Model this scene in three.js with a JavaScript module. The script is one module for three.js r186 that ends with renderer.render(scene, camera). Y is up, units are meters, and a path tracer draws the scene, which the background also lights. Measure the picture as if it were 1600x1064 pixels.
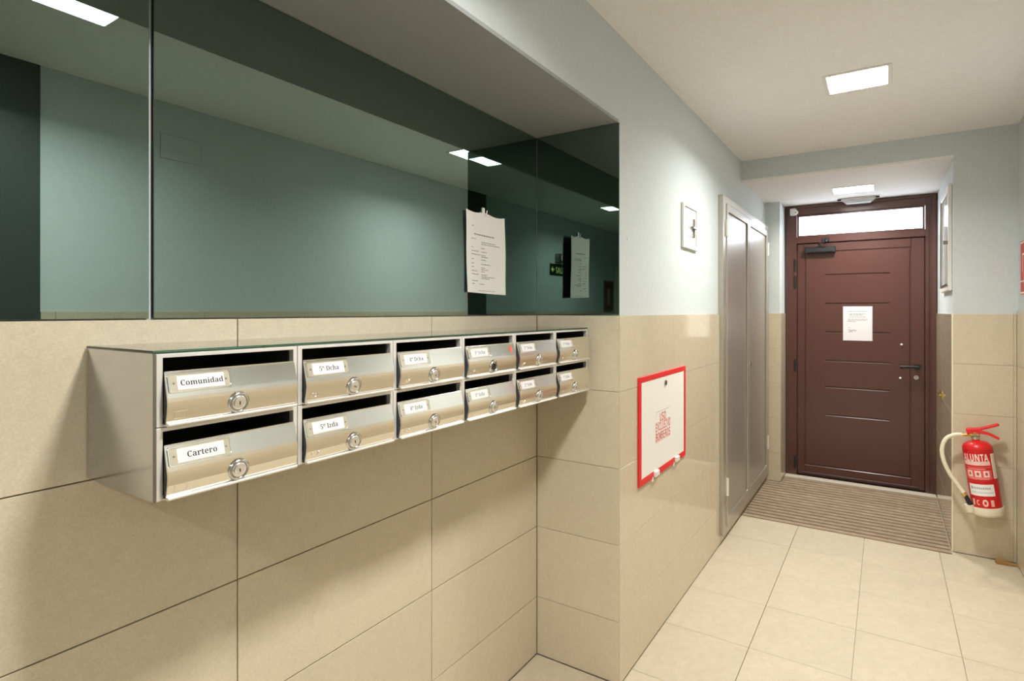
import * as THREE from 'three';
import { mergeGeometries } from 'three/addons/utils/BufferGeometryUtils.js';
import { RectAreaLightUniformsLib } from 'three/addons/lights/RectAreaLightUniformsLib.js';

// ------------------------------------------------------------------ camera, sky, exposure
RectAreaLightUniformsLib.init();
const scene = new THREE.Scene();
const FOCAL = 887.9;                                       // pixels of the 1600 x 1064 frame
const camera = new THREE.PerspectiveCamera(2 * Math.atan(532 / FOCAL) * 180 / Math.PI, 1600 / 1064, 0.05, 60);
camera.position.set(0, 1.46, 0);
camera.rotation.y = THREE.MathUtils.degToRad(33.334);
camera.setViewOffset(1600, 1064, 0, 45.5, 1600, 1064);     // shift lens: the horizon stands above the middle
camera.updateProjectionMatrix();
const renderer = new THREE.WebGLRenderer({ antialias: true });
renderer.toneMapping = THREE.LinearToneMapping;
renderer.toneMappingExposure = 1.22;
renderer.shadowMap.enabled = true;
renderer.shadowMap.type = THREE.PCFSoftShadowMap;
scene.background = new THREE.Color(7.0, 7.6, 8.8);          // overcast daylight, seen only through the transom
scene.environment = null;
const LAMP_NITS = 240, ENTRY_NITS = 150;

// ------------------------------------------------------------------ measures (metres, camera stands at x = z = 0)
const A = -0.868, B = -1.245, ZC = -2.086, XR = 0.635, ZF = -4.36, ZP = -5.33, ZD = -5.62;
const XA = 0.335, XP = -0.752, CE = 2.55, CE2 = 2.40, NT = 2.2, TT = 1.444, ZN = 0.55, ZB = 3.6, SK = 0.008;

// ------------------------------------------------------------------ helpers
let seed = 20240611;
const rnd = () => { seed = (seed * 1664525 + 1013904223) >>> 0; return seed / 4294967296; };
const used = {};
const numbered = (n) => { const k = used[n] = (used[n] ?? -1) + 1; return k ? n + '_' + String(k).padStart(3, '0') : n; };
function shade(o) { o.traverse((m) => { if (m.isMesh) { m.castShadow = true; m.receiveShadow = true; } }); return o; }
function mesh(name, geo, mat, parent, x = 0, y = 0, z = 0) {
  const m = new THREE.Mesh(geo, mat); m.name = name; m.position.set(x, y, z); m.castShadow = m.receiveShadow = true;
  if (parent) parent.add(m);
  return m;
}
function tag(o, label, category, group) {
  o.userData.label = label; o.userData.category = category; o.userData.kind = 'thing';
  if (group) o.userData.group = group;
  return o;
}
function thing(name, label, category, [x, y, z] = [0, 0, 0], turn = 0, group) {
  const o = new THREE.Group(); o.name = numbered(name); o.position.set(x, y, z); o.rotation.y = turn;
  scene.add(o); return tag(o, label, category, group);
}
function struct(name, geo, mat, label) {
  const m = mesh(name, geo, mat, scene); m.userData.kind = 'structure'; m.userData.label = label; return m;
}
function metreUV(g) {                                     // box mapping in metres from position and normal
  const p = g.attributes.position, n = g.attributes.normal, uv = new Float32Array(p.count * 2);
  for (let i = 0; i < p.count; i++) {
    const ax = Math.abs(n.getX(i)), ay = Math.abs(n.getY(i)), az = Math.abs(n.getZ(i));
    const a = ax > ay && ax > az ? [p.getZ(i), p.getY(i)] : ay > az ? [p.getX(i), p.getZ(i)] : [p.getX(i), p.getY(i)];
    uv[2 * i] = a[0]; uv[2 * i + 1] = a[1];
  }
  g.setAttribute('uv', new THREE.BufferAttribute(uv, 2)); return g;
}
function slab(x0, x1, y0, y1, z0, z1) {                   // sharp box between limits
  const g = new THREE.BoxGeometry(x1 - x0, y1 - y0, z1 - z0); g.translate((x0 + x1) / 2, (y0 + y1) / 2, (z0 + z1) / 2);
  return metreUV(g);
}
function rectShape(w, h, r = 0, cx = 0, cy = 0, hole = false) {
  const s = hole ? new THREE.Path() : new THREE.Shape(), x = cx - w / 2, y = cy - h / 2;
  if (!r) { s.moveTo(x, y); s.lineTo(x + w, y); s.lineTo(x + w, y + h); s.lineTo(x, y + h); s.closePath(); return s; }
  s.moveTo(x + r, y); s.lineTo(x + w - r, y); s.absarc(x + w - r, y + r, r, -Math.PI / 2, 0);
  s.lineTo(x + w, y + h - r); s.absarc(x + w - r, y + h - r, r, 0, Math.PI / 2);
  s.lineTo(x + r, y + h); s.absarc(x + r, y + h - r, r, Math.PI / 2, Math.PI);
  s.lineTo(x, y + r); s.absarc(x + r, y + r, r, Math.PI, Math.PI * 1.5); return s;
}
function plate(shape, d, b = 0.0005, seg = 1, curve = 4) { // shape extruded from z = 0 to z = d, front edges bevelled inwards
  const g = new THREE.ExtrudeGeometry(shape, { depth: Math.max(d - 2 * b, 1e-5), bevelEnabled: b > 0, bevelSize: b, bevelThickness: b, bevelOffset: -b, bevelSegments: seg, curveSegments: curve });
  g.translate(0, 0, b); return g;
}
const bx = (w, h, d, b = 0.001, r = 0) => plate(rectShape(w, h, r && Math.max(r, b * 1.5)), d, b);   // box centred in x, y; back at z = 0
const put = (g, x, y, z, rx = 0, ry = 0, rz = 0) => { g.applyMatrix4(new THREE.Matrix4().compose(new THREE.Vector3(x, y, z), new THREE.Quaternion().setFromEuler(new THREE.Euler(rx, ry, rz)), new THREE.Vector3(1, 1, 1))); return g; };
const join = (...gs) => mergeGeometries(gs.map((g) => (g.index ? g.toNonIndexed() : g)));
const V = (x, y, z = 0) => new THREE.Vector3(x, y, z);
const tube = (pts, r, seg = 40, rs = 10) => new THREE.TubeGeometry(new THREE.CatmullRomCurve3(pts.map((p) => V(...p))), seg, r, rs, false);
const cyl = (r, h, s = 24) => new THREE.CylinderGeometry(r, r, h, s);

// ------------------------------------------------------------------ textures
function noiseTex(n, fn, srgb = true) {
  const d = new Uint8Array(n * n * 4);
  for (let y = 0; y < n; y++) for (let x = 0; x < n; x++) { const c = fn(x / n, y / n), i = 4 * (y * n + x); for (let k = 0; k < 3; k++) d[i + k] = Math.max(0, Math.min(255, c[k])); d[i + 3] = 255; }
  const t = new THREE.DataTexture(d, n, n); t.wrapS = t.wrapT = THREE.RepeatWrapping; t.magFilter = THREE.LinearFilter; t.minFilter = THREE.LinearMipmapLinearFilter; t.generateMipmaps = true;
  if (srgb) t.colorSpace = THREE.SRGBColorSpace; t.needsUpdate = true; return t;
}
function lattice(n) { const a = Float32Array.from({ length: n * n }, rnd); return (u, v) => { // tileable value noise
  const x = u * n, y = v * n, i = Math.floor(x), j = Math.floor(y), f = x - i, g = y - j, s = f * f * (3 - 2 * f), t = g * g * (3 - 2 * g);
  const at = (p, q) => a[(((q % n) + n) % n) * n + (((p % n) + n) % n)];
  return (at(i, j) * (1 - s) + at(i + 1, j) * s) * (1 - t) + (at(i, j + 1) * (1 - s) + at(i + 1, j + 1) * s) * t; }; }
const L8 = lattice(8), L24 = lattice(24), L64 = lattice(64), L160 = lattice(160);
const rep = (t, u, v = u) => { const c = t.clone(); c.repeat.set(u, v); c.needsUpdate = true; return c; };
const grainT = noiseTex(512, (u, v) => { const k = (L160(u, v) - 0.5) * 13 + (rnd() - 0.5) * 17 + (L24(u, v) - 0.5) * 5; return [243 + k, 241 + k, 237 + k]; });
const stoneT = noiseTex(512, (u, v) => { const k = (L24(u, v) - 0.5) * 8 + (L64(u, v) - 0.5) * 7 + (L8(u, v) - 0.5) * 6 + (rnd() - 0.5) * 9; return [243 + k, 241 + k * 1.05, 236 + k * 1.2]; });
const plasterT = noiseTex(256, (u, v) => { const k = (L64(u, v) - 0.5) * 5 + (rnd() - 0.5) * 3; return [249 + k, 249 + k, 249 + k]; });
const bumpT = noiseTex(512, (u, v) => { const k = 128 + (L160(u, v) - 0.5) * 90 + (L64(u, v) - 0.5) * 60; return [k, k, k]; }, false);
const brushT = noiseTex(256, (u, v) => { const k = 205 + (L160(u * 0.12, v) - 0.5) * 50 + (L64(u * 0.5, v) - 0.5) * 20; return [k, k, k]; }, false);
const carpetT = noiseTex(512, (u, v) => { const k = (L160(u, v) - 0.5) * 70 + (rnd() - 0.5) * 60 + (L8(u, v) - 0.5) * 26; return [214 + k, 210 + k, 205 + k]; });
const smudgeT = noiseTex(512, (u, v) => { const k = 30 * Math.max(0, L8(u, v) * 0.6 + L24(u, v) * 0.4 - 0.55) ; return [k, k, k]; }, false);

const M = (color, roughness = 0.6, metalness = 0, extra = {}) => new THREE.MeshStandardMaterial({ color, roughness, metalness, ...extra });
const P = (color, o) => new THREE.MeshPhysicalMaterial({ color, ...o });
const lin = (r, g, b) => new THREE.Color().setRGB(r, g, b);

const mat = {
  paint: M(lin(0.615, 0.665, 0.665), 0.75, 0, { map: rep(plasterT, 1.3), bumpMap: rep(bumpT, 2), bumpScale: 0.0006 }),
  white: M(lin(0.88, 0.87, 0.84), 0.85, 0, { map: rep(plasterT, 1.1) }),
  grout: M(lin(0.36, 0.29, 0.2), 0.9),
  groutDark: M(lin(0.16, 0.12, 0.075), 0.9),
  groutFloor: M(lin(0.64, 0.56, 0.435), 0.9),
  tileSatin: [0.98, 1.0, 1.03].map((k) => M(lin(0.70 * k, 0.62 * k, 0.48 * k), 0.42, 0, { map: rep(grainT, 2.4) })),
  tileGloss: [0.985, 1.0, 1.015].map((k) => M(lin(0.68 * k, 0.60 * k, 0.46 * k), 0.07, 0, { map: rep(grainT, 1.6) })),
  floor: [0.97, 1.0, 1.02, 0.985].map((k) => M(lin(0.61 * k, 0.535 * k, 0.415 * k), 0.5, 0, { map: rep(stoneT, 1.7), bumpMap: rep(bumpT, 1.5), bumpScale: 0.0005 })),
  mirror: M(lin(0.24, 0.315, 0.288), 0.0, 1, { }),
  glassEdge: M(lin(0.02, 0.045, 0.035), 0.2),
  dark: M(lin(0.05, 0.06, 0.055), 0.45),
  alu: M(lin(0.80, 0.79, 0.76), 0.35, 0.5),
  casing: M(lin(0.60, 0.635, 0.66), 0.16, 1),
  inner: M(lin(0.05, 0.05, 0.048), 0.6, 0.2),  // letterbox interior: its lack of light is put into the near-black colour
  steel: M(lin(0.86, 0.83, 0.765), 0.2, 1, { roughnessMap: rep(brushT, 6, 6) }),
  housing: M(lin(0.2, 0.2, 0.198), 0.6),
  soffit: M(lin(0.345, 0.36, 0.36), 0.8, 0, { map: rep(plasterT, 1.2) }),  // shade under the niche bulkhead is put into this darker grey
  lip: M(lin(0.84, 0.83, 0.81), 0.32, 0.6),
  lockMetal: M(lin(0.80, 0.80, 0.785), 0.24, 0.85),
  chrome: M(lin(0.62, 0.61, 0.585), 0.2, 1),
  chromeDark: M(lin(0.3, 0.29, 0.26), 0.3, 1),
  black: M(lin(0.012, 0.012, 0.013), 0.45),
  paper: M(lin(0.76, 0.75, 0.74), 0.8),
  cabinet: M(lin(0.50, 0.47, 0.405), 0.34, 0.65, { map: rep(plasterT, 2) }),
  cabinetDark: M(lin(0.2, 0.19, 0.16), 0.5, 0.4),
  red: M(lin(0.62, 0.012, 0.014), 0.28),
  redPlastic: M(lin(0.72, 0.02, 0.022), 0.4),
  whitePlastic: M(lin(0.78, 0.77, 0.73), 0.35),
  cream: M(lin(0.80, 0.74, 0.58), 0.4),
  brass: M(lin(0.78, 0.55, 0.18), 0.25, 1),
  door: P(lin(0.084, 0.0275, 0.0195), { roughness: 0.34, clearcoat: 0.55, clearcoatRoughness: 0.24, bumpMap: rep(brushT, 3, 12), bumpScale: 0.0002 }),
  doorDark: M(lin(0.05, 0.022, 0.016), 0.5),
  carpet: [0.95, 1.0, 1.06].map((k) => M(lin(0.55 * k, 0.43 * k, 0.31 * k), 0.95, 0, { map: rep(carpetT, 5), bumpMap: rep(bumpT, 9), bumpScale: 0.003 })),
  rubber: M(lin(0.10, 0.072, 0.05), 0.9),
  stoneSill: M(lin(0.68, 0.62, 0.52), 0.5, 0, { map: rep(stoneT, 3) }),
};
const PI2 = Math.PI / 2;

// ------------------------------------------------------------------ the shell
const floor = struct('floor', slab(-1.42, 0.85, -0.12, -0.011, -5.95, 3.75), mat.groutFloor, 'floor of pale beige square stone tiles with thin joints');
const xs = [[-1.24, -0.8805], [A, -0.497], [-0.497, -0.114], [-0.114, 0.27], [0.27, XR - 0.002]];
const tileCache = {};
function tileGeo(w, h, t, b, k) {
  const key = [w, h, t, k].map((v) => Math.round(v * 1e4)).join();
  if (!tileCache[key]) { const g = bx(w, h, t, b); const uv = g.attributes.uv; for (let i = 0; i < uv.count; i++) uv.setXY(i, uv.getX(i) + k * 0.37, uv.getY(i) + k * 0.71); tileCache[key] = g; }
  return tileCache[key];
}
for (const [x0, x1] of xs) for (let z0 = -4.307; z0 < ZB - 0.05; z0 += 0.42) {
  const niche = x1 < A; let a = z0, b = Math.min(z0 + 0.42, ZB - 0.005);
  if (niche) { if (b < ZC + 0.02 || a > ZN - 0.01) continue; a = Math.max(a, ZC + 0.003); b = Math.min(b, ZN - 0.003); if (b - a < 0.03) continue; }
  const k = Math.floor(rnd() * 4), t = mesh('tile', tileGeo(x1 - x0 - 0.0022, b - a - 0.0022, 0.0092, 0.0009, k % 3), mat.floor[k], floor, (x0 + x1) / 2, -0.0097 + (rnd() - 0.5) * 0.0004, (a + b) / 2);
  t.rotation.x = -PI2;
}
mesh('tile', tileGeo(XR - XA - 0.002, 0.045, 0.0092, 0.0009, 1), mat.floor[1], floor, (XR + XA) / 2, -0.0097, -4.332).rotation.x = -PI2;
mesh('threshold', bx(1.083, 0.085, 0.02, 0.004), mat.stoneSill, floor, (XP + XA) / 2 , -0.0115, -5.575).rotation.x = -PI2;

// ceiling with square openings for the recessed lamps
const LAMPS = [[-0.112, -3.13], [-0.122, -0.835], [-0.11, 1.43]];
function holedSlab(x0, x1, z0, z1, y, t, holes, s) {       // lies at height y, reaching up by t
  const sh = new THREE.Shape(); sh.moveTo(x0, -z1); sh.lineTo(x1, -z1); sh.lineTo(x1, -z0); sh.lineTo(x0, -z0); sh.closePath();
  for (const [x, z] of holes) sh.holes.push(rectShape(s, s, 0, x, -z, true));
  const g = new THREE.ExtrudeGeometry(sh, { depth: t, bevelEnabled: false }); g.rotateX(-PI2); g.translate(0, y, 0); return g;
}
struct('ceiling', holedSlab(A - 0.02, 0.85, ZF - 0.01, 3.75, CE, 0.2, LAMPS, 0.252), mat.white, 'white plastered ceiling with square recessed lamps');
const ENTRY_LAMP = [-0.21, -5.095];

// a run of wall tiles: u runs along the wall as seen from the room, rows from the floor up
const ROWS = [[0.0, 0.243], [0.243, 0.543], [0.543, 0.843], [0.843, 1.144], [1.144, TT]];
function tileWall(parent, place, turn, cols, mats, rows = ROWS, gap = 0.0022) {
  for (const [u0, u1] of cols) for (const [y0, y1] of rows) {
    const w = u1 - u0 - gap, h = y1 - y0 - gap; if (w < 0.01 || h < 0.01) continue;
    const k = Math.floor(rnd() * 3), p = place((u0 + u1) / 2, (y0 + y1) / 2);
    const t = mesh('tile', tileGeo(w, h, 0.0068, 0.0007, k), mats[k], parent, p[0], p[1], p[2]); t.rotation.y = turn;
  }
}
// left wall ahead: front face A, end face ZC (closes the niche)
const wallLeft = struct('wall_left', join(slab(-1.42, A - SK, 0, 2.75, -5.9, ZC - SK)), mat.paint, 'blue-grey painted wall over glossy beige tiles, beside the corridor');
mesh('grout_bed', join(slab(A - SK, A - 0.0018, 0, TT - 0.001, -3.676, ZC - 0.0018), slab(A - SK, A - 0.0018, 0, 0.058, ZP, -3.676), slab(B, A - 0.0018, 0, TT - 0.001, ZC - SK, ZC - 0.0018)), mat.grout, wallLeft);
const onLeft = (x) => (u, y) => [x - 0.0068, y, u];
tileWall(wallLeft, onLeft(A), PI2, [[-2.764, ZC + 0.0], [-3.434, -2.764], [-3.676, -3.434]], mat.tileGloss, ROWS, 0.0016);
tileWall(wallLeft, onLeft(A), PI2, [[-4.104, -3.676], [-4.774, -4.104], [ZP, -4.774]], mat.tileGloss, [[0, 0.058]], 0.0016);
tileWall(wallLeft, (u, y) => [u, y, ZC - 0.0068], 0, [[B + 0.001, A - 0.0035]], mat.tileSatin);
mesh('corner_trim', slab(A - 0.0075, A - 0.0005, 0, TT, ZC - 0.0075, ZC - 0.0005), mat.tileGloss[1], wallLeft);

// niche back wall
const wallNiche = struct('wall_niche', slab(-1.42, B - SK, 0, 2.75, ZC - SK, ZN + 0.1), mat.paint, 'back wall of the niche, satin beige tiles below dark mirror');
mesh('grout_bed', slab(B - SK, B - 0.0026, 0, TT - 0.001, ZC - 0.005, ZN), mat.groutDark, wallNiche);
tileWall(wallNiche, onLeft(B), PI2, [[-1.414, ZC + 0.001], [-0.745, -1.414], [-0.075, -0.745], [ZN, -0.075]].map(([a, b]) => [Math.min(a, b), Math.max(a, b)]), mat.tileSatin, ROWS, 0.0028);
const soffit = struct('ceiling_niche', slab(B - SK, A - SK, NT + 0.012, 2.75, ZC - SK, ZN + 0.1), mat.paint, 'bulkhead above the niche, blue-grey front, underside coloured darker for its shade');
mesh('shaded_soffit_board', slab(B - SK + 0.001, A - SK, NT, NT + 0.012, ZC - SK + 0.001, ZN + 0.1), mat.soffit, soffit);
struct('wall_left_near', slab(-1.42, A - SK, 0, 2.75, ZN, ZB + 0.15), mat.paint, 'blue-grey wall closing the niche behind the viewer');

// right wall
const wallRight = struct('wall_right', slab(XR + SK, 0.85, 0, 2.75, ZF - 0.02, ZB + 0.15), mat.paint, 'blue-grey painted wall opposite the mailboxes, tiles below');
mesh('grout_bed', join(slab(XR + 0.0018, XR + SK, 0, 1.4585, ZF, -0.955), slab(XR + 0.0018, XR + SK, 0, 1.4585, 0.145, ZB)), mat.grout, wallRight);
const rc = []; for (let z = ZF; z < -0.96; z += 0.67) rc.push([z + 0.001, Math.min(z + 0.67, -0.955)]);
for (let z = 0.145; z < ZB - 0.02; z += 0.67) rc.push([z, Math.min(z + 0.67, ZB)]);
tileWall(wallRight, (u, y) => [XR + 0.0068, y, u], -PI2, rc, mat.tileGloss, [...ROWS.slice(0, 4), [1.144, 1.4595]], 0.0016);
mesh('wall_panel', plate(rectShape(1.098, 2.549), 0.006, 0.001), mat.dark, wallRight, XR + 0.0075, 1.2745, -0.405).rotation.y = -PI2;
wallRight.children.at(-1).userData.label = 'dark grey cladding panel from floor to ceiling';

// far wall: pier on the right, beam across, white soffit of the entry behind
const wallFar = struct('wall_far', join(slab(XA + SK, 0.85, 0, 2.75, -5.9, ZF - SK), slab(A - SK, XA + SK, CE2 + 0.012, 2.75, -4.5, ZF - SK)), mat.paint, 'blue-grey end wall and beam around the entry recess');
struct('ceiling_entry', holedSlab(A - SK, XA + SK, -5.9, ZF - SK - 0.0005, CE2, 0.2, [ENTRY_LAMP], 0.252), mat.white, 'lowered white ceiling of the entry recess');
mesh('grout_bed', join(slab(XA + 0.0018, XR, 0, TT - 0.001, ZF - SK, ZF - 0.0018), slab(XA + 0.0018, XA + SK, 0, TT - 0.001, ZD, ZF - 0.002)), mat.grout, wallFar);
tileWall(wallFar, (u, y) => [u, y, ZF - 0.0068], 0, [[XA + 0.009, XR - 0.014], [XR - 0.014, XR]], mat.tileGloss, ROWS, 0.0016);
tileWall(wallFar, (u, y) => [XA + 0.0068, y, u], -PI2, [[-5.03, ZF - 0.009], [ZD + 0.002, -5.03]], mat.tileGloss, ROWS, 0.0016);
mesh('corner_trim', slab(XA, XA + 0.0085, 0, TT, ZF - 0.0085, ZF), mat.cream, wallFar);
// pillar left of the door
const pillar = struct('wall_entry', slab(A - SK, XP - SK, 0, CE2, -5.9, ZP - SK), mat.paint, 'narrow blue-grey wall return left of the entrance door');
mesh('grout_bed', join(slab(A, XP - 0.0018, 0, TT - 0.001, ZP - SK, ZP - 0.0018), slab(XP - SK, XP - 0.0018, 0, TT - 0.001, ZD, ZP - 0.002)), mat.grout, pillar);
tileWall(pillar, (u, y) => [u, y, ZP - 0.0068], 0, [[A, XP]], mat.tileGloss, ROWS, 0.0016);
tileWall(pillar, (u, y) => [XP - 0.0068, y, u], PI2, [[ZD, ZP - 0.008]], mat.tileGloss, ROWS, 0.0016);
struct('wall_back', slab(-1.42, 0.85, 0, 2.75, ZB, ZB + 0.15), mat.paint, 'blue-grey wall at the far end behind the viewer');

// ------------------------------------------------------------------ entrance door
const door = new THREE.Group(); door.name = 'door_1'; door.position.set(0, 0, ZD); scene.add(door);
door.userData = { kind: 'structure', label: 'dark brown panelled entrance door with glazed transom' };
{
  const box = (x0, x1, y0, y1, d, b = 0.002) => put(bx(x1 - x0, y1 - y0, d, b), (x0 + x1) / 2, (y0 + y1) / 2, 0);
  const frame = mesh('door_frame', join(
    put(box(XP - 0.0075, -0.663, -0.011, CE2 - 0.0005, 0.1), 0, 0, -0.1), put(box(0.265, XA + 0.0075, -0.011, CE2 - 0.0005, 0.1), 0, 0, -0.1), put(box(-0.663, 0.265, -0.011, 0.024, 0.04), 0, 0, -0.1),
    put(box(-0.663, 0.265, 2.312, CE2 - 0.0005, 0.1), 0, 0, -0.1), put(box(-0.663, 0.265, 2.062, 2.118, 0.1), 0, 0, -0.1),
    put(box(0.283, 0.290, 0.02, 2.38, 0.008, 0.002), 0, 0, 0), put(box(0.306, XA + 0.002, 0.02, CE2 - 0.006, 0.014, 0.003), 0, 0, 0),
    put(box(XP + 0.005, -0.733, 0.02, CE2 - 0.006, 0.012, 0.003), 0, 0, 0), put(box(-0.733, 0.306, 2.372, CE2 - 0.006, 0.012, 0.003), 0, 0, 0),
    put(box(-0.66, 0.262, 2.118, 2.132, 0.06, 0.002), 0, 0, -0.07), put(box(-0.66, 0.262, 2.298, 2.312, 0.06, 0.002), 0, 0, -0.07),
    put(box(-0.66, -0.646, 2.132, 2.298, 0.06, 0.002), 0, 0, -0.07), put(box(0.248, 0.262, 2.132, 2.298, 0.06, 0.002), 0, 0, -0.07),
    put(box(-0.663, 0.265, 2.03, 2.062, 0.03, 0.002), 0, 0, -0.1), put(box(-0.7, -0.655, 0.012, 2.062, 0.025, 0.001), 0, 0, -0.1), put(box(0.255, 0.3, 0.012, 2.062, 0.025, 0.001), 0, 0, -0.1)), mat.door, door);
  mesh('transom_pane', put(new THREE.BoxGeometry(0.896, 0.168, 0.004), -0.199, 2.215, -0.045), P(0xffffff, { transmission: 1, roughness: 0.12, thickness: 0, ior: 1.5 }), door);
  const leaf = mesh('door_leaf', join(put(box(-0.658, 0.26, 0.02, 2.057, 0.045, 0.001), 0, 0, -0.0685), put(box(-0.658, -0.602, 0.02, 2.057, 0.0085, 0.0025), 0, 0, -0.0235), put(box(0.172, 0.26, 0.02, 2.057, 0.0085, 0.0025), 0, 0, -0.0235),
    put(box(-0.602, 0.172, 1.985, 2.057, 0.0085, 0.0025), 0, 0, -0.0235), put(box(-0.602, 0.172, 0.02, 0.104, 0.0085, 0.0025), 0, 0, -0.0235)), mat.door, door);
  const ps = rectShape(0.756, 0.866 * 2 + 0.13, 0, -0.215, 1.0445), heights = [1.777, 1.527, 1.280, 1.032, 0.803, 0.560, 0.335];
  for (const y of heights.slice(0, 6)) ps.holes.push(rectShape(0.467, 0.0095, 0.0046, -0.2075, y, true));
  mesh('door_panel', put(plate(ps, 0.007, 0.0024), 0, 0, -0.0232), mat.door, leaf);
  for (const y of [1.87, 1.72, 0.98, 0.12]) mesh('hinge', join(put(cyl(0.008, 0.095, 14), -0.675, y, 0.004), put(cyl(0.0065, 0.11, 12), -0.675, y, 0.004)), mat.black, door);
  const lever = mesh('door_handle', join(put(cyl(0.023, 0.009, 24), 0.214, 1.012, -0.0105, PI2), put(cyl(0.010, 0.05, 16), 0.214, 1.012, 0.012, PI2), tube([[0.222, 1.012, 0.036], [0.2, 1.013, 0.037], [0.15, 1.012, 0.037], [0.097, 1.009, 0.034]], 0.0115, 24, 10)), mat.black, leaf);
  lever.userData.label = 'black lever handle';
  mesh('lock_cylinder', join(put(cyl(0.017, 0.008, 24), 0.205, 0.925, -0.011, PI2), put(cyl(0.0085, 0.016, 16), 0.205, 0.925, -0.006, PI2)), mat.chrome, leaf);
  mesh('stud', put(new THREE.SphereGeometry(0.0105, 14, 8), 0.108, 1.187, -0.013), mat.lip, leaf);
  mesh('stud', put(new THREE.SphereGeometry(0.0105, 14, 8), 0.1, 0.913, -0.013), mat.lip, leaf);
  mesh('drip_bar', put(bx(0.84, 0.02, 0.012, 0.003), -0.2, 0.034, -0.014), mat.doorDark, leaf);
}
{ // closer on the door head
  const t = thing('door_closer', 'black hydraulic door closer with folded arm at the top left of the brown door', 'door closer', [-0.478, 1.995, ZD - 0.0145]);
  mesh('body', join(bx(0.235, 0.058, 0.05, 0.006, 0.008), put(bx(0.2, 0.012, 0.055, 0.004), 0, -0.016, 0)), mat.black, t);
  mesh('cap', put(cyl(0.014, 0.012, 18), 0.0, 0.034, 0.026), mat.black, t);
  mesh('arm', join(tube([[0, 0.042, 0.026], [-0.01, 0.05, 0.06], [0.05, 0.062, 0.1]], 0.006, 16, 8), tube([[0.05, 0.062, 0.1], [0.055, 0.075, 0.06], [0.04, 0.085, 0.018]], 0.006, 16, 8)), mat.black, t);
  mesh('bracket', put(bx(0.06, 0.03, 0.008, 0.002), 0.04, 0.088, 0.0145), mat.black, t);
}
// ------------------------------------------------------------------ canvases
function canvasTex(w, h, draw) {
  const c = document.createElement('canvas'); c.width = w; c.height = h; const g = c.getContext('2d'); draw(g, w, h);
  const t = new THREE.CanvasTexture(c); t.colorSpace = THREE.SRGBColorSpace; t.magFilter = THREE.LinearFilter; t.anisotropy = 8; return t;
}
function face(w, h) { return new THREE.PlaneGeometry(w, h); }
function printed(name, w, h, d, tex, rough, parent, x = 0, y = 0, z = 0, edge = mat.paper) {   // thin plate with a printed front
  const g = new THREE.BoxGeometry(w, h, d); g.translate(0, 0, d / 2);
  const f = new THREE.MeshStandardMaterial({ map: tex, roughness: rough });
  return mesh(name, g, [edge, edge, edge, edge, f, edge], parent, x, y, z);
}
{ // notice taped to the door
  const tex = canvasTex(256, 360, (g, w, h) => { g.fillStyle = '#e2dedf'; g.fillRect(0, 0, w, h); g.fillStyle = '#847b7d';
    const ln = (x, y, l, t = 5) => { for (let p = x; p < x + l;) { const q = 8 + rnd() * 22; g.fillRect(p, y, Math.min(q, x + l - p), t); p += q + 5; } };
    for (const [x, y, l] of [[44, 50, 168], [56, 78, 148], [56, 88, 120], [56, 108, 140], [44, 134, 172], [44, 146, 160], [44, 158, 70]]) ln(x, y, l);
    g.fillStyle = '#77706f'; ln(48, 222, 20, 4); ln(46, 246, 70); ln(60, 256, 60); ln(46, 266, 38); });
  const s = printed('door_notice', 0.213, 0.291, 0.0008, tex, 0.7, scene, -0.2, 1.357, ZD - 0.0155); s.name = numbered('door_notice');
  tag(s, 'white printed notice taped to the middle of the brown entrance door', 'notice');
}
// ------------------------------------------------------------------ recessed lamps
function lamp(x, y, z, nits, label, group) {
  const t = thing('ceiling_lamp', label, 'ceiling lamp', [x, y, z], 0, group);
  const rim = rectShape(0.272, 0.272, 0.004); rim.holes.push(rectShape(0.238, 0.238, 0.006, 0, 0, true));
  mesh('rim', put(plate(rim, 0.006, 0.0015), 0, 0.001, 0, PI2), mat.whitePlastic, t);
  const h = 0.1, s = 0.25;
  mesh('housing', join(...[[0, 1], [0, -1], [1, 0], [-1, 0]].map(([a, b]) => put(new THREE.BoxGeometry(a ? 0.002 : s, h, a ? s : 0.002), a * 0.124, h / 2 + 0.001, b * 0.124)), put(new THREE.BoxGeometry(s, 0.003, s), 0, h, 0)), mat.housing, t);
  mesh('diffuser', put(bx(0.236, 0.236, 0.006, 0.002, 0.004), 0, 0.083, 0, PI2), M(0xffffff, 0.5, 0, { emissive: lin(1, 0.99, 0.96), emissiveIntensity: 14 }), t);
  const l = new THREE.RectAreaLight(lin(0.99, 0.975, 0.935), nits, 0.225, 0.225);
  l.position.set(0, 0.073, 0); l.rotation.x = -PI2; t.add(l); l.name = 'lamp_light';
  return t;
}
lamp(LAMPS[0][0], CE, LAMPS[0][1], LAMP_NITS * 0.94, 'square recessed ceiling lamp in the corridor ceiling, in front of the blue-grey beam');
lamp(LAMPS[1][0], CE, LAMPS[1][1], LAMP_NITS * 1.16, 'square recessed lamp reflected large at the top left of the dark mirror');
lamp(LAMPS[2][0], CE, LAMPS[2][1], LAMP_NITS, 'square recessed lamp reflected small at the right edge of the narrow side mirror');
lamp(ENTRY_LAMP[0], CE2, ENTRY_LAMP[1], ENTRY_NITS, 'square recessed lamp in the lowered entry ceiling before the brown door');

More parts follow.
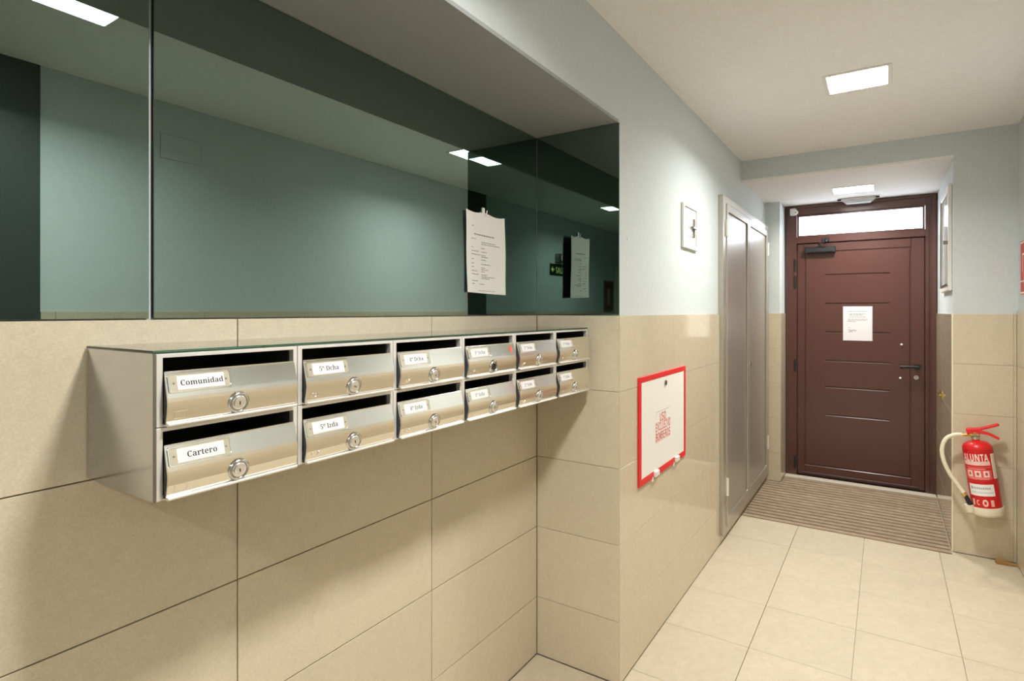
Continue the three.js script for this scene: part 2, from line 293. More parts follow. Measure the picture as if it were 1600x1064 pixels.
// ------------------------------------------------------------------ mirrors of the niche
{
  const mk = (label, pos, turn, w, over = 0) => { const t = thing('wall_mirror', label, 'mirror', pos, turn, undefined);
    mesh('glass', put(bx(w, NT - TT - 0.003, 0.005, 0.0005), 0, (NT - TT) / 2, 0), [mat.mirror, mat.glassEdge], t); mesh('backing', put(bx(w - 0.002 + 2 * over, NT - TT - 0.004, 0.003, 0.0005), 0, (NT - TT) / 2, -0.0032), mat.black, t); return t; };
  mk('wide dark green-tinted mirror above the mailboxes, with the hung notice', [B - 0.0045, TT, (ZC - 0.563) / 2 + 0.0], PI2, ZC * -1 - 0.563 - 0.005, 0.0024);
  mk('dark green-tinted mirror left of the black joint, with a large lamp reflection', [B - 0.0045, TT, (ZN - 0.558) / 2], PI2, ZN + 0.558 - 0.003);
  mk('narrow dark green-tinted mirror on the side of the niche, facing along the mailboxes', [(B + A) / 2 - 0.001, TT, ZC - 0.0045], 0, A - B - 0.005);
}
// ------------------------------------------------------------------ notice hung before the mirror
{
  const tex = canvasTex(256, 340, (g, w, h) => { g.fillStyle = '#ece8e2'; g.fillRect(0, 0, w, h); g.fillStyle = '#6f6d6c';
    const ln = (x, y, l, t = 3) => { for (let p = x; p < x + l;) { const q = 5 + rnd() * 14; g.fillRect(p, y, Math.min(q, x + l - p), t); p += q + 3; } };
    ln(36, 58, 12); g.fillStyle = '#4f4e4e'; ln(52, 92, 134, 4); g.fillStyle = '#777';
    for (const [y, a, b] of [[112, 28, 0], [122, 0, 96], [130, 0, 120], [148, 14, 24], [163, 48, 36], [177, 58, 30], [184, 0, 46], [197, 14, 34], [215, 16, 60], [230, 16, 28], [238, 0, 44], [246, 38, 20], [260, 46, 40], [268, 0, 90], [275, 0, 56], [288, 40, 0], [300, 18, 0]]) { if (a) ln(34, y, a); if (b) ln(100, y, b); }
    g.fillStyle = '#a08a86'; ln(88, 300, 30); ln(78, 328, 110, 2); });
  const t = thing('hung_notice', 'curling white printed sheet hung from a small hook in front of the dark mirror', 'notice', [B + 0.001, 1.82, -1.697], PI2);
  const g = new THREE.PlaneGeometry(0.222, 0.293, 16, 24), p = g.attributes.position;
  for (let i = 0; i < p.count; i++) { const x = p.getX(i), y = p.getY(i), k = Math.max(0, (y - 0.07) / 0.076), e = Math.abs(x) / 0.111;
    const q = Math.max(0, (x + 0.03) / 0.141); p.setZ(i, 0.0065 + 0.0012 * Math.sin(y * 22 + x * 9) + 0.015 * q * q + 0.003 * Math.max(0, 1 - Math.abs(x + 0.075) / 0.03) * k);
    p.setXY(i, x + 0.008 * (0.5 - y / 0.293) - 0.0 , y - 0.148 - 0.03 * x + (k > 0 ? 0.004 * Math.cos(x * 45) * k : 0)); }
  g.computeVertexNormals();
  const back = g.clone(); back.translate(0, 0, -0.0006); { const ix = back.index.array; for (let i = 0; i < ix.length; i += 3) { const a = ix[i]; ix[i] = ix[i + 1]; ix[i + 1] = a; } back.computeVertexNormals(); }
  mesh('sheet', g, new THREE.MeshStandardMaterial({ map: tex, roughness: 0.8 }), t);
  mesh('sheet_back', back, mat.paper, t);
  mesh('hook', join(put(bx(0.016, 0.03, 0.003, 0.001, 0.004), 0, 0.008, 0), tube([[0, 0.004, 0.003], [0, -0.004, 0.008], [0.002, -0.004, 0.012], [0.006, 0.012, 0.014]], 0.0022, 20, 8)), mat.whitePlastic, t);
}
// ------------------------------------------------------------------ mailboxes
const XF = -0.99, PITCH = 0.2663, BW = 0.2647, BH = 0.1195, ROWY = [1.2705, 1.1495];
{
  const t = thing('mailbox_casing', 'long grey metal casing holding twelve letterboxes on the tiled niche wall', 'casing', [B + 0.002, 1.149, -1.2506], PI2);
  const L = 2.05 - 0.451, D = XF - B - 0.004;
  mesh('side_panel', put(bx(D, 0.2425, 0.0035, 0.0006), -L / 2 - 0.0018, 0.1215, D / 2, 0, PI2), mat.casing, t).userData.label = 'glossy grey side panel';
  mesh('side_panel', put(bx(D, 0.2425, 0.0035, 0.0006), L / 2 + 0.0006, 0.1215, D / 2, 0, PI2), mat.casing, t);
  mesh('back_panel', put(bx(L - 0.004, 0.24, 0.0015, 0.0003), 0, 0.1215, 0), mat.casing, t);
  mesh('edge_trim', put(bx(0.0035, 0.2425, 0.003, 0.0006), -L / 2 + 0.0, 0.1215, D), mat.chromeDark, t);
  const g = thing('glass_shelf', 'thin green-edged glass sheet lying along the top of the letterboxes', 'glass sheet', [B + 0.002, 1.3922, -1.2506], PI2);
  mesh('sheet', put(bx(L + 0.005, 0.2535, 0.0035, 0.0008), 0, 0, 0.1268, -PI2), P(lin(0.95, 1, 0.98), { transmission: 1, roughness: 0.03, thickness: 0.0035, ior: 1.5, attenuationColor: lin(0.5, 0.86, 0.74), attenuationDistance: 0.1 }), g);
}
const names = [['Comunidad', 'Cartero'], ['5º Dcha', '5º Izda'], ['4º Dcha', '4º Izda'], ['3º Dcha', '3º Izda'], ['2º Dcha', '2º Izda'], ['1º Dcha', '1º Izda']];
const nth = ['first', 'second', 'third', 'fourth', 'fifth', 'sixth'];
const labelMat = (txt, dim, small) => new THREE.MeshStandardMaterial({ roughness: 0.75, map: canvasTex(small ? 168 : 336, small ? 48 : 96, (g, w, h) => { g.fillStyle = '#dcdad8'; g.fillRect(0, 0, w, h); g.fillStyle = dim; g.font = 'bold ' + Math.round(h * (txt.length > 8 ? 0.55 : 0.58)) + 'px serif'; g.textAlign = 'center'; g.textBaseline = 'middle'; g.fillText(txt, w * 0.52, h * 0.52); }) });
// flap profile in (z, y): hem, flat upper slope, knee, lower slope, lip
const prof = [[0.0005, 0.0885], [0.003, 0.0902], [0.0128, 0.0545], [0.0142, 0.0475], [0.0149, 0.0405], [0.0147, 0.033], [0.0138, 0.0255], [0.0095, 0.0075], [0.0115, 0.005], [0.0145, 0.004], [0.0145, 0.0012], [0.0065, 0.0012], [0.0065, 0.0075], [0.0105, 0.0255], [0.0118, 0.036], [0.0105, 0.047], [0.001, 0.0868]];
const slope = Math.atan2(0.0098, 0.0357);                     // how far the upper slope leans back
const mbGeo = (() => {
  const fs = rectShape(BW, BH, 0.0015, 0, BH / 2); fs.holes.push(rectShape(BW - 0.019, BH - 0.0105, 0.001, 0.0008, BH / 2 - 0.0013, true));
  const D = 0.243, w = BW - 0.021, h = BH - 0.012;
  const body = join(put(new THREE.BoxGeometry(0.001, h, D), -w / 2, BH / 2 - 0.001, -D / 2), put(new THREE.BoxGeometry(0.001, h, D), w / 2, BH / 2 - 0.001, -D / 2), put(new THREE.BoxGeometry(w, 0.001, D), 0, BH / 2 - 0.001 + h / 2, -D / 2), put(new THREE.BoxGeometry(w, 0.001, D), 0, BH / 2 - 0.001 - h / 2, -D / 2), put(new THREE.BoxGeometry(w, h, 0.001), 0, BH / 2 - 0.001, -D)); body.scale(1, 1, (D - 0.0145) / D); body.translate(0, 0, -0.0142);
  const ps = new THREE.Shape(); prof.forEach(([z, y], i) => (i ? ps.lineTo(z, y) : ps.moveTo(z, y))); ps.closePath();
  const FW = BW - 0.0205;
  let flap = new THREE.ExtrudeGeometry(ps, { depth: FW - 0.001, bevelEnabled: true, bevelSize: 0.0004, bevelThickness: 0.0005, bevelOffset: -0.0004, bevelSegments: 1 });
  flap.translate(0, 0, -(FW - 0.001) / 2); flap.rotateY(-PI2);   // z of the profile becomes... x' = -z, z' = x
  metreUV(flap);
  flap = join(flap, metreUV(put(cyl(0.0017, FW - 0.002, 12), 0, 0.0893, 0.0022, 0, 0, PI2)));
  const lip = metreUV(put(bx(FW, 0.0052, 0.0085, 0.0018), 0, 0.0037, 0.0068));
  const cheek = new THREE.Shape(); [[0.001, 0.086], [0.0105, 0.050], [0.0118, 0.036], [0.0105, 0.02], [0.0065, 0.004], [0.001, 0.004]].forEach(([z, y], i) => (i ? cheek.lineTo(z, y) : cheek.moveTo(z, y)));
  const ck = (x) => { const g = new THREE.ExtrudeGeometry(cheek, { depth: 0.001, bevelEnabled: false }); g.rotateY(-PI2); g.translate(x, 0, 0); return g; };
  const rim = rectShape(0.108, 0.0335, 0.005); rim.holes.push(rectShape(0.102, 0.0275, 0.0035, 0, 0, true));
  return { lip, frame: put(plate(fs, 0.014, 0.0007), 0, 0, -0.014), body, flap, cheeks: [ck(-FW / 2 + 0.002), ck(FW / 2 - 0.001)], rim: plate(rim, 0.0016, 0.0006, 1, 6),
    well: plate(rectShape(0.103, 0.0285, 0.003), 0.0004, 0.0001), paper: (() => { const g = new THREE.PlaneGeometry(0.080, 0.0235); g.translate(0, 0, 0.0008); return g; })(),
    screw: join(put(cyl(0.0016, 0.0012, 12), 0, 0, 0.0008, PI2), put(new THREE.BoxGeometry(0.0026, 0.0004, 0.0004), 0, 0, 0.0015, 0, 0, 0.6)),
    lockRing: new THREE.LatheGeometry([[0.0125, 0.0005], [0.0132, 0.003], [0.0148, 0.0036], [0.0165, 0.0028], [0.0175, 0.0004], [0.0178, -0.001]].map(([r, y]) => new THREE.Vector2(r, y)), 32).rotateX(PI2),
    lockCore: join(new THREE.LatheGeometry([[0, 0.0042], [0.0045, 0.0042], [0.0052, 0.0036], [0.0062, 0.0042], [0.0105, 0.0038], [0.0122, 0.0022], [0.0125, -0.001]].map(([r, y]) => new THREE.Vector2(r, y)), 32).rotateX(PI2)),
    keyhole: put(bx(0.0016, 0.0062, 0.0006, 0.0001, 0.0007), 0, 0, 0.0041), hole: put(cyl(0.0088, 0.0006, 24), 0, 0, 0.0008, PI2),
    horn: tube([[0.011, 0.005, 0], [0.007, 0.0045, 0], [0.004, 0.001, 0], [0, 0.004, 0], [-0.008, 0.003, 0], [-0.009, -0.003, 0], [-0.002, -0.0045, 0], [0.004, -0.002, 0], [0.008, 0.002, 0], [0.0125, 0.003, 0]], 0.0006, 40, 6),
    envelope: (() => { const s = rectShape(0.021, 0.013, 0.001); s.holes.push(rectShape(0.0198, 0.0118, 0.0006, 0, 0, true)); return plate(s, 0.0008, 0.0002); })() };
})();
const holderMat = M(lin(0.62, 0.56, 0.44), 0.3, 0.6), stickerMat = M(lin(0.78, 0.12, 0.07), 0.6);
for (let c = 0; c < 6; c++) for (let r = 0; r < 2; r++) {
  const txt = names[c][r], hole = c === 3 && r === 0;
  const desc = c === 0 ? `polished steel letterbox with the name slip ${txt}, ${r ? 'bottom' : 'top'} left of the row` : c < 3 ? `polished steel letterbox with the name slip ${txt}, ${nth[c]} column, ${r ? 'lower' : 'upper'} row` :
    hole ? 'steel letterbox with a black hole for its lock and an orange dot' : `steel letterbox in the ${r ? 'lower' : 'upper'} row, ${nth[c]} column from the left${c === 5 ? ', next to the corner' : ''}`;
  const t = thing('mailbox', desc, 'mailbox', [XF, ROWY[r], -0.4528 - PITCH * (c + 0.5)], PI2, 'steel letterboxes under the mirror');
  mesh('frame', mbGeo.frame, mat.alu, t); mesh('body', mbGeo.body, mat.inner, t);
  mesh('flap', mbGeo.flap, mat.steel, t, 0.0008); mesh('flap_lip', mbGeo.lip, mat.lip, t, 0.0008);
  for (const g of mbGeo.cheeks) mesh('flap_cheek', g, mat.inner, t);
  const pl = mesh('name_plate', mbGeo.rim, mat.steel, t, -0.0652, 0.0705, 0.0086); pl.rotation.x = -slope;
  mesh('holder', mbGeo.well, holderMat, pl, 0, 0, 0.0002);
  mesh('name_slip', mbGeo.paper, labelMat(txt, c < 2 ? '#1f2127' : c < 3 ? '#4a4c52' : '#77787b', c > 1), pl, 0.001, 0, 0);
  mesh('screw', mbGeo.screw, mat.chromeDark, pl, -0.0445, 0, 0); mesh('screw', mbGeo.screw, mat.chromeDark, pl, 0.0445, 0, 0);
  const lk = mesh('lock', mbGeo.lockRing, mat.chrome, t, 0.0, 0.0255, 0.0142); lk.rotation.x = 0.17; lk.scale.set(1.13, 1.13, 1.1);
  if (hole) mesh('lock_hole', mbGeo.hole, mat.black, lk); else { mesh('lock_core', mbGeo.lockCore, mat.lockMetal, lk); mesh('keyhole', mbGeo.keyhole, mat.black, lk).rotation.z = r ? 0.25 : c === 1 ? 1.2 : 0.1; }
  const em = mesh('emblem', c === 0 ? mbGeo.envelope : mbGeo.horn, mat.steel, t, -0.1, 0.0185, 0.0122); em.rotation.x = 0.235;
  if (hole) { const s = mesh('dot_sticker', new THREE.CircleGeometry(0.0105, 24), stickerMat, t, 0.1, 0.0722, 0.0083); s.rotation.x = -slope; s.userData.label = 'round orange-red sticker'; s.scale.set(0.75, 1.15, 1); }
}
// ------------------------------------------------------------------ fire service panel
{
  const w = 2.934 - 2.275, h = 0.461, t = thing('safety_panel', 'white panel with thick red border and red lettering on the glossy tiles', 'fire panel', [A + 0.0005, 0.951, -2.6045], PI2);
  const rim = rectShape(w, h, 0.002); rim.holes.push(rectShape(w - 0.056, h - 0.052, 0, 0, 0.002, true));
  mesh('red_frame', plate(rim, 0.0075, 0.001), mat.redPlastic, t);
  const tex = canvasTex(1024, 700, (g, W, H) => { g.fillStyle = '#efeee8'; g.fillRect(0, 0, W, H);
    g.strokeStyle = '#9a9a90'; g.lineWidth = 3; g.beginPath(); g.moveTo(312, 262); g.lineTo(640, 262); g.moveTo(312, 262); g.lineTo(312, 300); g.stroke();
    g.strokeStyle = '#e2877c'; g.lineWidth = 4; g.strokeRect(306, 345, 340, 148); 
    g.fillStyle = '#c4261f'; g.textAlign = 'center'; g.textBaseline = 'middle';
    const word = (s, x, y, sz, sx) => { g.save(); g.translate(x, y); g.scale(sx, 1); g.font = 'bold ' + sz + 'px monospace'; g.fillText(s, 0, 0); g.restore(); };
    word('USO', 470, 310, 84, 1.0); word('EXCLUSIVO', 476, 382, 84, 0.78); word('BOMBEROS', 476, 456, 84, 0.86); });
  printed('white_panel', w - 0.058, h - 0.054, 0.006, tex, 0.35, t, 0, 0.002, 0.0, mat.whitePlastic);
  mesh('lock', join(put(cyl(0.012, 0.006, 20), 0, 0, 0.009, PI2), put(bx(0.004, 0.012, 0.004, 0.001), 0, 0, 0.0115)), mat.chromeDark, t, 0.008, 0.176, 0);
  for (const x of [-0.128, 0.172]) mesh('clip', join(put(bx(0.05, 0.026, 0.014, 0.003, 0.003), x, -h / 2 + 0.017, 0.005), put(bx(0.018, 0.022, 0.008, 0.002), x - 0.035, -h / 2 - 0.003, 0.0)), mat.whitePlastic, t);
}
{ // small white hatch on the painted wall
  const t = thing('wall_hatch', 'small white hatch with a metal latch high on the blue-grey wall', 'hatch', [A - SK + 0.0005, 1.905, -3.038], PI2);
  const rim = rectShape(0.268, 0.232, 0.004); rim.holes.push(rectShape(0.226, 0.192, 0.003, 0, 0.004, true));
  mesh('frame', plate(rim, 0.014, 0.002), mat.whitePlastic, t);
  mesh('cover', bx(0.222, 0.188, 0.008, 0.002, 0.002), mat.whitePlastic, t, 0, 0.004, 0);
  mesh('latch_plate', bx(0.125, 0.115, 0.003, 0.001), mat.alu, t, 0.012, 0.01, 0.008);
  mesh('latch', join(put(bx(0.012, 0.1, 0.012, 0.002), 0.055, 0.0, 0.008), put(bx(0.06, 0.012, 0.016, 0.002), 0.035, 0.0, 0.01)), mat.chromeDark, t);
  const n = mesh('wall_plug', put(cyl(0.005, 0.006, 14), 0, 0, 0.002, PI2), mat.whitePlastic, scene, A - SK, 1.754, -2.182); n.rotation.y = PI2; n.name = numbered('wall_plug');
  tag(n, 'tiny white wall plug in the blue-grey wall beside the niche mirror', 'wall plug');
}
// ------------------------------------------------------------------ metal utility cabinet set into the wall
{
  const z0 = -5.318, z1 = -3.678, y0 = 0.058, y1 = 2.19, W = z1 - z0, H = y1 - y0;
  const t = thing('utility_cabinet', 'tall grey-beige metal utility cupboard with two doors set in the left wall', 'cupboard', [A - 0.0075, y0, (z0 + z1) / 2], PI2);
  const fs = rectShape(W, H, 0, 0, H / 2); fs.holes.push(rectShape(W - 0.16, H - 0.085, 0, 0, H / 2, true));
  mesh('frame', plate(fs, 0.03, 0.002), mat.cabinet, t);
  const dx = [[-W / 2 + 0.082, 0.0 - 0.043], [-0.033, W / 2 - 0.082]];
  dx.forEach(([a, b], i) => {
    const w = b - a, h = H - 0.09, d = mesh('cabinet_door', join(bx(w, h, 0.02, 0.002)), mat.cabinet, t, (a + b) / 2, H / 2, 0.004);
    const lip = rectShape(w, h); lip.holes.push(rectShape(w - 0.09, h - 0.1, 0.012, 0, 0, true));
    mesh('rail', plate(lip, 0.012, 0.003), mat.cabinet, d, 0, 0, 0.02);
    if (i) mesh('lock', join(put(cyl(0.014, 0.008, 20), -w / 2 + 0.028, -0.055, 0.034, PI2), put(bx(0.016, 0.075, 0.004, 0.001, 0.004), -w / 2 + 0.028, -0.055, 0.031)), mat.chrome, d);
  });
  mesh('inner_back', put(bx(W - 0.1, H - 0.06, 0.003, 0), 0, H / 2, 0.0005), mat.cabinetDark, t);
  for (const y of [0.29, 1.93]) for (const s of [-1, 1]) mesh('hinge', put(cyl(0.011, 0.11, 14), s * (W / 2 - 0.078), y, 0.036), mat.alu, t);
}
// ------------------------------------------------------------------ entrance mat, strip by strip
{
  const x0 = A + 0.002, x1 = XA - 0.002, t = thing('entrance_mat', 'ribbed brown entrance mat in the floor before the brown door', 'mat', [(x0 + x1) / 2, -0.0095, -4.307]);
  mesh('mat_base', join(put(bx(x1 - x0, 1.02, 0.004, 0), 0, 0, -0.51, -PI2), put(bx(x1 - XP - 0.002, 0.2, 0.004, 0), (XP - x0) / 2 , 0, -1.12, -PI2)), mat.rubber, t);
  const n = 18, p = 1.222 / n;
  for (let i = 0; i < n; i++) { const z = -(i + 0.5) * p, full = z > -1.0, w = full ? x1 - x0 : x1 - XP - 0.004, cx = full ? 0 : (x1 + XP + 0.002) / 2 - (x0 + x1) / 2 ;
    const s = mesh('strip', tileGeo(w - 0.002, p * 0.70, 0.0085 , 0.0028, i % 3), mat.carpet[Math.floor(rnd() * 3)], t, cx, 0.004, z); s.rotation.x = -PI2; }
}
// ------------------------------------------------------------------ fire extinguisher
{
  const t = thing('fire_extinguisher', 'red fire extinguisher with white hose hung tilted on the tiled wall', 'fire extinguisher', [0.496, 0.285, ZF + 0.088]);
  const tilt = new THREE.Group(); void tilt; t.rotation.z = 0.13;
  const R = 0.071;
  const tex = canvasTex(1024, 512, (g, w, h) => { g.fillStyle = '#c9141b'; g.fillRect(0, 0, w, h); const cx = 512;      // the front stands in the middle
    const L = cx - 200, W = 330; g.fillStyle = '#f3c9c6'; g.fillRect(L, 96, W - 12, 34);
    g.fillStyle = '#f6e4e0'; g.font = 'bold 84px sans-serif'; g.textAlign = 'center'; g.textBaseline = 'middle'; g.fillText('ALUNTA', cx - 42, 66, 296);
    g.fillStyle = '#dc5a58'; g.fillRect(L, 142, W - 10, 10); g.fillRect(L, 168, W - 10, 80); g.fillStyle = '#f2b6b0'; g.fillRect(L + 50, 158, 200, 6);
    g.fillStyle = '#f4d2ca'; for (let i = 0; i < 3; i++) { g.fillRect(L + 40 + i * 92, 176, 66, 52); } g.fillStyle = '#b4453f'; for (let i = 0; i < 3; i++) { g.beginPath(); g.arc(L + 73 + i * 92, 202, 14, 0, 7); g.fill(); }
    g.fillStyle = '#eba7a4'; for (let i = 0; i < 3; i++) g.fillRect(L + 44, 232 + i * 7, W - 90, 3);
    g.fillStyle = '#f1efef'; g.fillRect(L + 30, 290, W - 40, 98); g.fillStyle = '#7c84a0'; g.fillRect(L + 56, 312, 18, 22); g.fillStyle = '#a5b0bd'; for (let i = 0; i < 9; i++) g.fillRect(L + 84 + i * 22, 314, 16, 18); g.fillStyle = '#cfdbe0'; g.fillRect(L + 56, 352, 250, 14);
    g.strokeStyle = '#f3cfc2'; g.fillStyle = '#f3cfc2'; g.lineWidth = 6; g.fillRect(L + 46, 418, 30, 52); g.font = 'bold 58px sans-serif'; g.fillText('C', L + 116, 446); g.beginPath(); g.arc(L + 196, 446, 30, 0, 7); g.fill(); g.fillStyle = '#c9141b'; g.beginPath(); g.arc(L + 196, 446, 14, 0, 7); g.stroke(); g.fill(); g.fillStyle = '#f0b3a8'; g.fillRect(L + 254, 420, 36, 54);
    g.fillStyle = '#f0e6da'; g.fillRect(cx + 140, 36, 84, 210); g.fillStyle = '#b9b0a4'; for (let i = 0; i < 13; i++) g.fillRect(cx + 152, 48 + i * 15, 50 + rnd() * 12, 3); });
  // cylinder wall with the print, then shoulders and bottom
  const wall = new THREE.CylinderGeometry(R, R, 0.345, 48, 1, true, -Math.PI, Math.PI * 2); wall.translate(0, 0.035 + 0.1725, 0);
  mesh('body', wall, new THREE.MeshStandardMaterial({ map: tex, roughness: 0.3 }), t).rotation.y = -0.1;
  const sh = []; for (let i = 0; i <= 10; i++) { const a = i / 10 * PI2; sh.push(new THREE.Vector2(0.02 + (R - 0.02) * Math.cos(a), 0.38 + 0.042 * Math.sin(a))); } sh.push(new THREE.Vector2(0.018, 0.43), new THREE.Vector2(0.0, 0.43));
  mesh('shoulder', new THREE.LatheGeometry(sh, 40), mat.red, t);
  mesh('bottom', new THREE.LatheGeometry([[0, 0.02], [0.05, 0.012], [0.066, 0.02], [R, 0.035]].map((p) => new THREE.Vector2(...p)), 40), mat.red, t);
  const cup = new THREE.LatheGeometry([[0, -0.004], [0.055, -0.006], [0.07, 0.0], [0.0765, 0.012], [0.0775, 0.048], [0.0735, 0.05], [0.0725, 0.046]].map((p) => new THREE.Vector2(...p)), 40);
  mesh('base_cup', join(cup, put(new THREE.CylinderGeometry(0.023, 0.019, 0.04, 20), -0.082, 0.038, 0.03)), mat.cream, t);
  mesh('neck', join(put(cyl(0.017, 0.02, 20), 0, 0.437, 0), put(cyl(0.024, 0.008, 6), 0, 0.441, 0)), mat.chrome, t);
  mesh('valve', join(put(bx(0.05, 0.028, 0.03, 0.004), -0.004, 0.463, -0.015), put(cyl(0.008, 0.05, 14), -0.045, 0.457, 0, 0, 0, PI2)), mat.brass, t);
  mesh('lever', join(put(bx(0.07, 0.034, 0.036, 0.006, 0.008), -0.003, 0.48, -0.017), put(bx(0.115, 0.014, 0.03, 0.003, 0.005), 0.06, 0.499, -0.013, 0, 0, 0.28), put(bx(0.065, 0.015, 0.03, 0.003, 0.005), 0.03, 0.470, -0.014, 0, 0, -0.22), put(bx(0.06, 0.014, 0.03, 0.003, 0.005), 0.081, 0.449, -0.013, 0, 0, -0.6)), mat.redPlastic, t).userData.label = 'red squeeze lever';
  mesh('safety_pin', put(new THREE.TorusGeometry(0.009, 0.0018, 8, 20), 0.0, 0.463, 0.022), mat.chrome, t);
  const hose = mesh('hose', tube([[-0.062, 0.457, 0], [-0.09, 0.459, 0.004], [-0.135, 0.44, 0.008], [-0.165, 0.385, 0.012], [-0.168, 0.31, 0.014], [-0.148, 0.23, 0.018], [-0.118, 0.165, 0.024], [-0.1, 0.125, 0.028]], 0.0115, 60, 12), mat.cream, t);
  mesh('hose_fitting', put(cyl(0.0125, 0.022, 16), -0.096, 0.116, 0.0285, 0.0, 0, 0.4), mat.brass, hose);
  mesh('nozzle', put(new THREE.CylinderGeometry(0.011, 0.014, 0.055, 16), -0.085, 0.085, 0.03, 0, 0, 0.3), mat.black, hose);
  mesh('wall_bracket', put(bx(0.05, 0.12, 0.018, 0.002), 0, 0.33, -0.088 + 0.0005), mat.chromeDark, t);
}
{ // wooden wedge lying at the foot of the far wall
  const s = new THREE.Shape(); s.moveTo(-0.055, 0); s.lineTo(0.055, 0); s.lineTo(0.05, 0.003); s.lineTo(-0.05, 0.024); s.lineTo(-0.055, 0.022); s.closePath();
  const m = mesh('door_wedge', put(plate(s, 0.035, 0.001), 0, 0, -0.0175), M(lin(0.50, 0.27, 0.075), 0.6, 0, { map: rep(carpetT, 3) }), scene, 0.588, 0.0, ZF + 0.055); m.rotation.y = 0.1; m.name = numbered('door_wedge');
  tag(m, 'small tan wooden wedge on the floor below the fire extinguisher', 'door wedge');
}
// ------------------------------------------------------------------ small fittings of the entry
{
  const t = thing('emergency_light', 'clear emergency light with dark end clips on the entry ceiling above the door', 'emergency light', [-0.19, CE2 - 0.0005, -5.52], 0);
  const s = new THREE.Shape(); s.moveTo(-0.13, 0); s.lineTo(0.13, 0); s.lineTo(0.085, -0.04); s.lineTo(-0.085, -0.04); s.closePath();
  mesh('diffuser', put(plate(s, 0.09, 0.003), 0, 0, -0.045), P(lin(0.9, 0.92, 0.93), { transmission: 0.5, roughness: 0.25, thickness: 0.02, ior: 1.4 }), t);
  mesh('tray', put(bx(0.27, 0.1, 0.006, 0.002), 0, -0.0065 + 0.006, 0, PI2), mat.whitePlastic, t);
  for (const x of [-0.135, 0.135]) mesh('end_clip', put(bx(0.026, 0.014, 0.02, 0.002), x, -0.011, 0.035), mat.black, t);
  const d = thing('door_sensor', 'small white sensor with a round eye in the top left corner of the door frame', 'sensor', [-0.688, 2.342, ZD + 0.0005]);
  mesh('housing', bx(0.05, 0.062, 0.04, 0.006, 0.008), mat.whitePlastic, d); mesh('eye', put(cyl(0.02, 0.014, 22), 0.022, -0.008, 0.042, PI2), mat.whitePlastic, d); mesh('lens', put(cyl(0.007, 0.003, 16), 0.022, -0.008, 0.05, PI2), mat.chromeDark, d);
  const m = thing('meter_box', 'white framed box with a dark glazed edge on the painted side of the entry', 'meter box', [XA + SK - 0.0005, 1.92, -4.72], -PI2);
  const rim = rectShape(0.58, 0.66, 0.004); rim.holes.push(rectShape(0.5, 0.58, 0, 0, 0, true));
  mesh('frame', plate(rim, 0.02, 0.003), mat.whitePlastic, m); mesh('pane', put(bx(0.5, 0.58, 0.006, 0.001), 0, 0, 0.004), M(lin(0.55, 0.58, 0.58), 0.12), m);
  mesh('edge_seal', join(put(bx(0.014, 0.6, 0.006, 0.001), -0.253, 0, 0.019), put(bx(0.5, 0.012, 0.006, 0.001), 0, -0.292, 0.019)), mat.chromeDark, m);
  mesh('knob', put(cyl(0.012, 0.024, 16), 0.265, -0.03, 0.03, PI2), mat.chromeDark, m);
  const b = thing('brass_latch', 'brass latch plate on the tiled side of the entry, right of the door', 'latch', [XA - 0.0004, 0.865, -5.1], -PI2);
  mesh('latch_plate', bx(0.12, 0.05, 0.006, 0.0015, 0.006), mat.brass, b); mesh('bolt', put(cyl(0.008, 0.1, 16), 0, 0, 0.012, 0, 0, PI2), mat.brass, b);
}
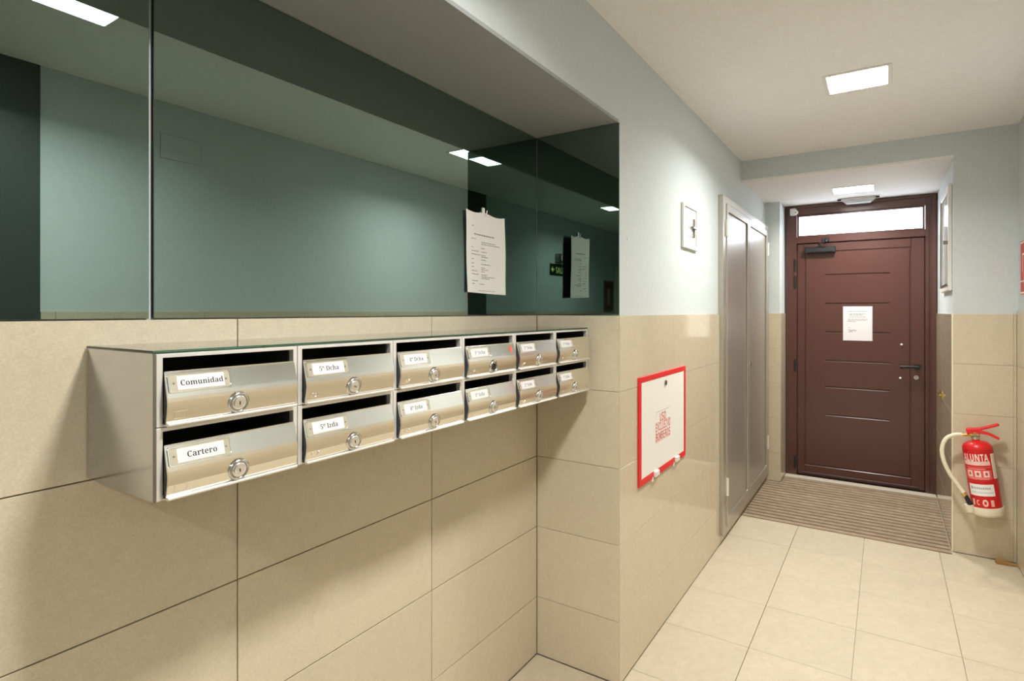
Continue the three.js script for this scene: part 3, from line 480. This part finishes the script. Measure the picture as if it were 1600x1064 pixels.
// ------------------------------------------------------------------ things on the right wall, seen at the frame's edge and in the mirrors
{
  const red = canvasTex(256, 256, (g, w, h) => { g.fillStyle = '#c8352f'; g.fillRect(0, 0, w, h); g.strokeStyle = '#f3e6e2'; g.lineWidth = 8; g.strokeRect(8, 8, w - 16, h - 16); g.fillStyle = '#f3e6e2'; g.fillRect(96, 76, 62, 130); g.fillRect(110, 56, 34, 24); g.fillRect(60, 60, 54, 10); g.fillRect(52, 60, 10, 90); g.fillRect(12, 190, w - 24, 6); });
  const s = printed('fire_sign', 0.28, 0.3, 0.003, red, 0.45, scene, XR + SK - 0.0005, 1.705, -4.155, mat.whitePlastic); s.rotation.y = -PI2; s.name = numbered('fire_sign');
  tag(s, 'red and white fire extinguisher sign at the right edge of the photo', 'sign');
  const sal = canvasTex(640, 188, (g, w, h) => { g.fillStyle = '#10281b'; g.fillRect(0, 0, w, h); g.fillStyle = '#e9f48c'; g.textBaseline = 'middle'; g.font = 'bold 140px sans-serif'; g.fillText('SALIDA', 190, 98, 430); g.fillStyle = '#06120c'; g.fillRect(166, 0, 8, h); g.fillStyle = '#e9f48c';
    g.beginPath(); g.moveTo(36, 94); g.lineTo(92, 36); g.lineTo(92, 74); g.lineTo(142, 74); g.lineTo(142, 114); g.lineTo(92, 114); g.lineTo(92, 152); g.closePath(); g.fill(); });
  const e = printed('exit_sign', 0.44, 0.13, 0.004, sal, 0.5, scene, XR + SK - 0.0005, 1.932, 1.575, mat.dark); e.rotation.y = -PI2; e.name = numbered('exit_sign');
  tag(e, 'dark green exit sign with arrow and pale letters, reflected in the side mirror', 'sign');
  const l = thing('exit_lamp', 'small grey emergency lamp above the exit sign in the side mirror reflection', 'emergency light', [XR + SK - 0.0005, 2.065, 1.56], -PI2);
  mesh('housing', bx(0.16, 0.1, 0.05, 0.006, 0.01), mat.chromeDark, l); mesh('cover', put(bx(0.11, 0.07, 0.012, 0.004, 0.01), 0.02, 0.005, 0.049), mat.whitePlastic, l);
  const c = thing('access_cover', 'flush painted access cover faintly seen high up in the wide mirror', 'cover', [XR + SK - 0.0005, 2.32, -1.557], -PI2);
  mesh('plate', bx(0.204, 0.125, 0.004, 0.001), mat.paint, c); mesh('shadow_gap', put(bx(0.209, 0.130, 0.001, 0), 0, 0, 0), mat.soffit, c);
  const n = thing('framed_notice', 'dark framed brown notice reflected at the right edge of the side mirror', 'framed notice', [XR + SK - 0.0005, 1.66, 2.95], -PI2);
  const rim = rectShape(0.3, 0.42); rim.holes.push(rectShape(0.25, 0.37, 0, 0, 0, true));
  mesh('frame', plate(rim, 0.016, 0.002), M(lin(0.16, 0.12, 0.09), 0.5), n); mesh('panel', bx(0.256, 0.376, 0.004, 0), M(lin(0.18, 0.06, 0.045), 0.5), n); mesh('figure', put(bx(0.07, 0.22, 0.002, 0.0005, 0.02), 0.01, 0.0, 0.004), M(lin(0.5, 0.36, 0.32), 0.5), n);
  const d = new THREE.Group(); d.name = 'door_2'; d.position.set(XR + SK - 0.0005, 0, 3.38); d.rotation.y = -PI2; d.userData = { kind: 'structure', label: 'cream door frame behind the viewer, a strip at the right edge of the side mirror' }; scene.add(d);
  const fs = rectShape(0.42, 2.1, 0, 0, 1.05);
  mesh('door_frame', plate(fs, 0.03, 0.003), mat.cream, d);
}
scene.traverse((o) => { if (o.isLight) o.castShadow = !o.isRectAreaLight; });
renderer.render(scene, camera);
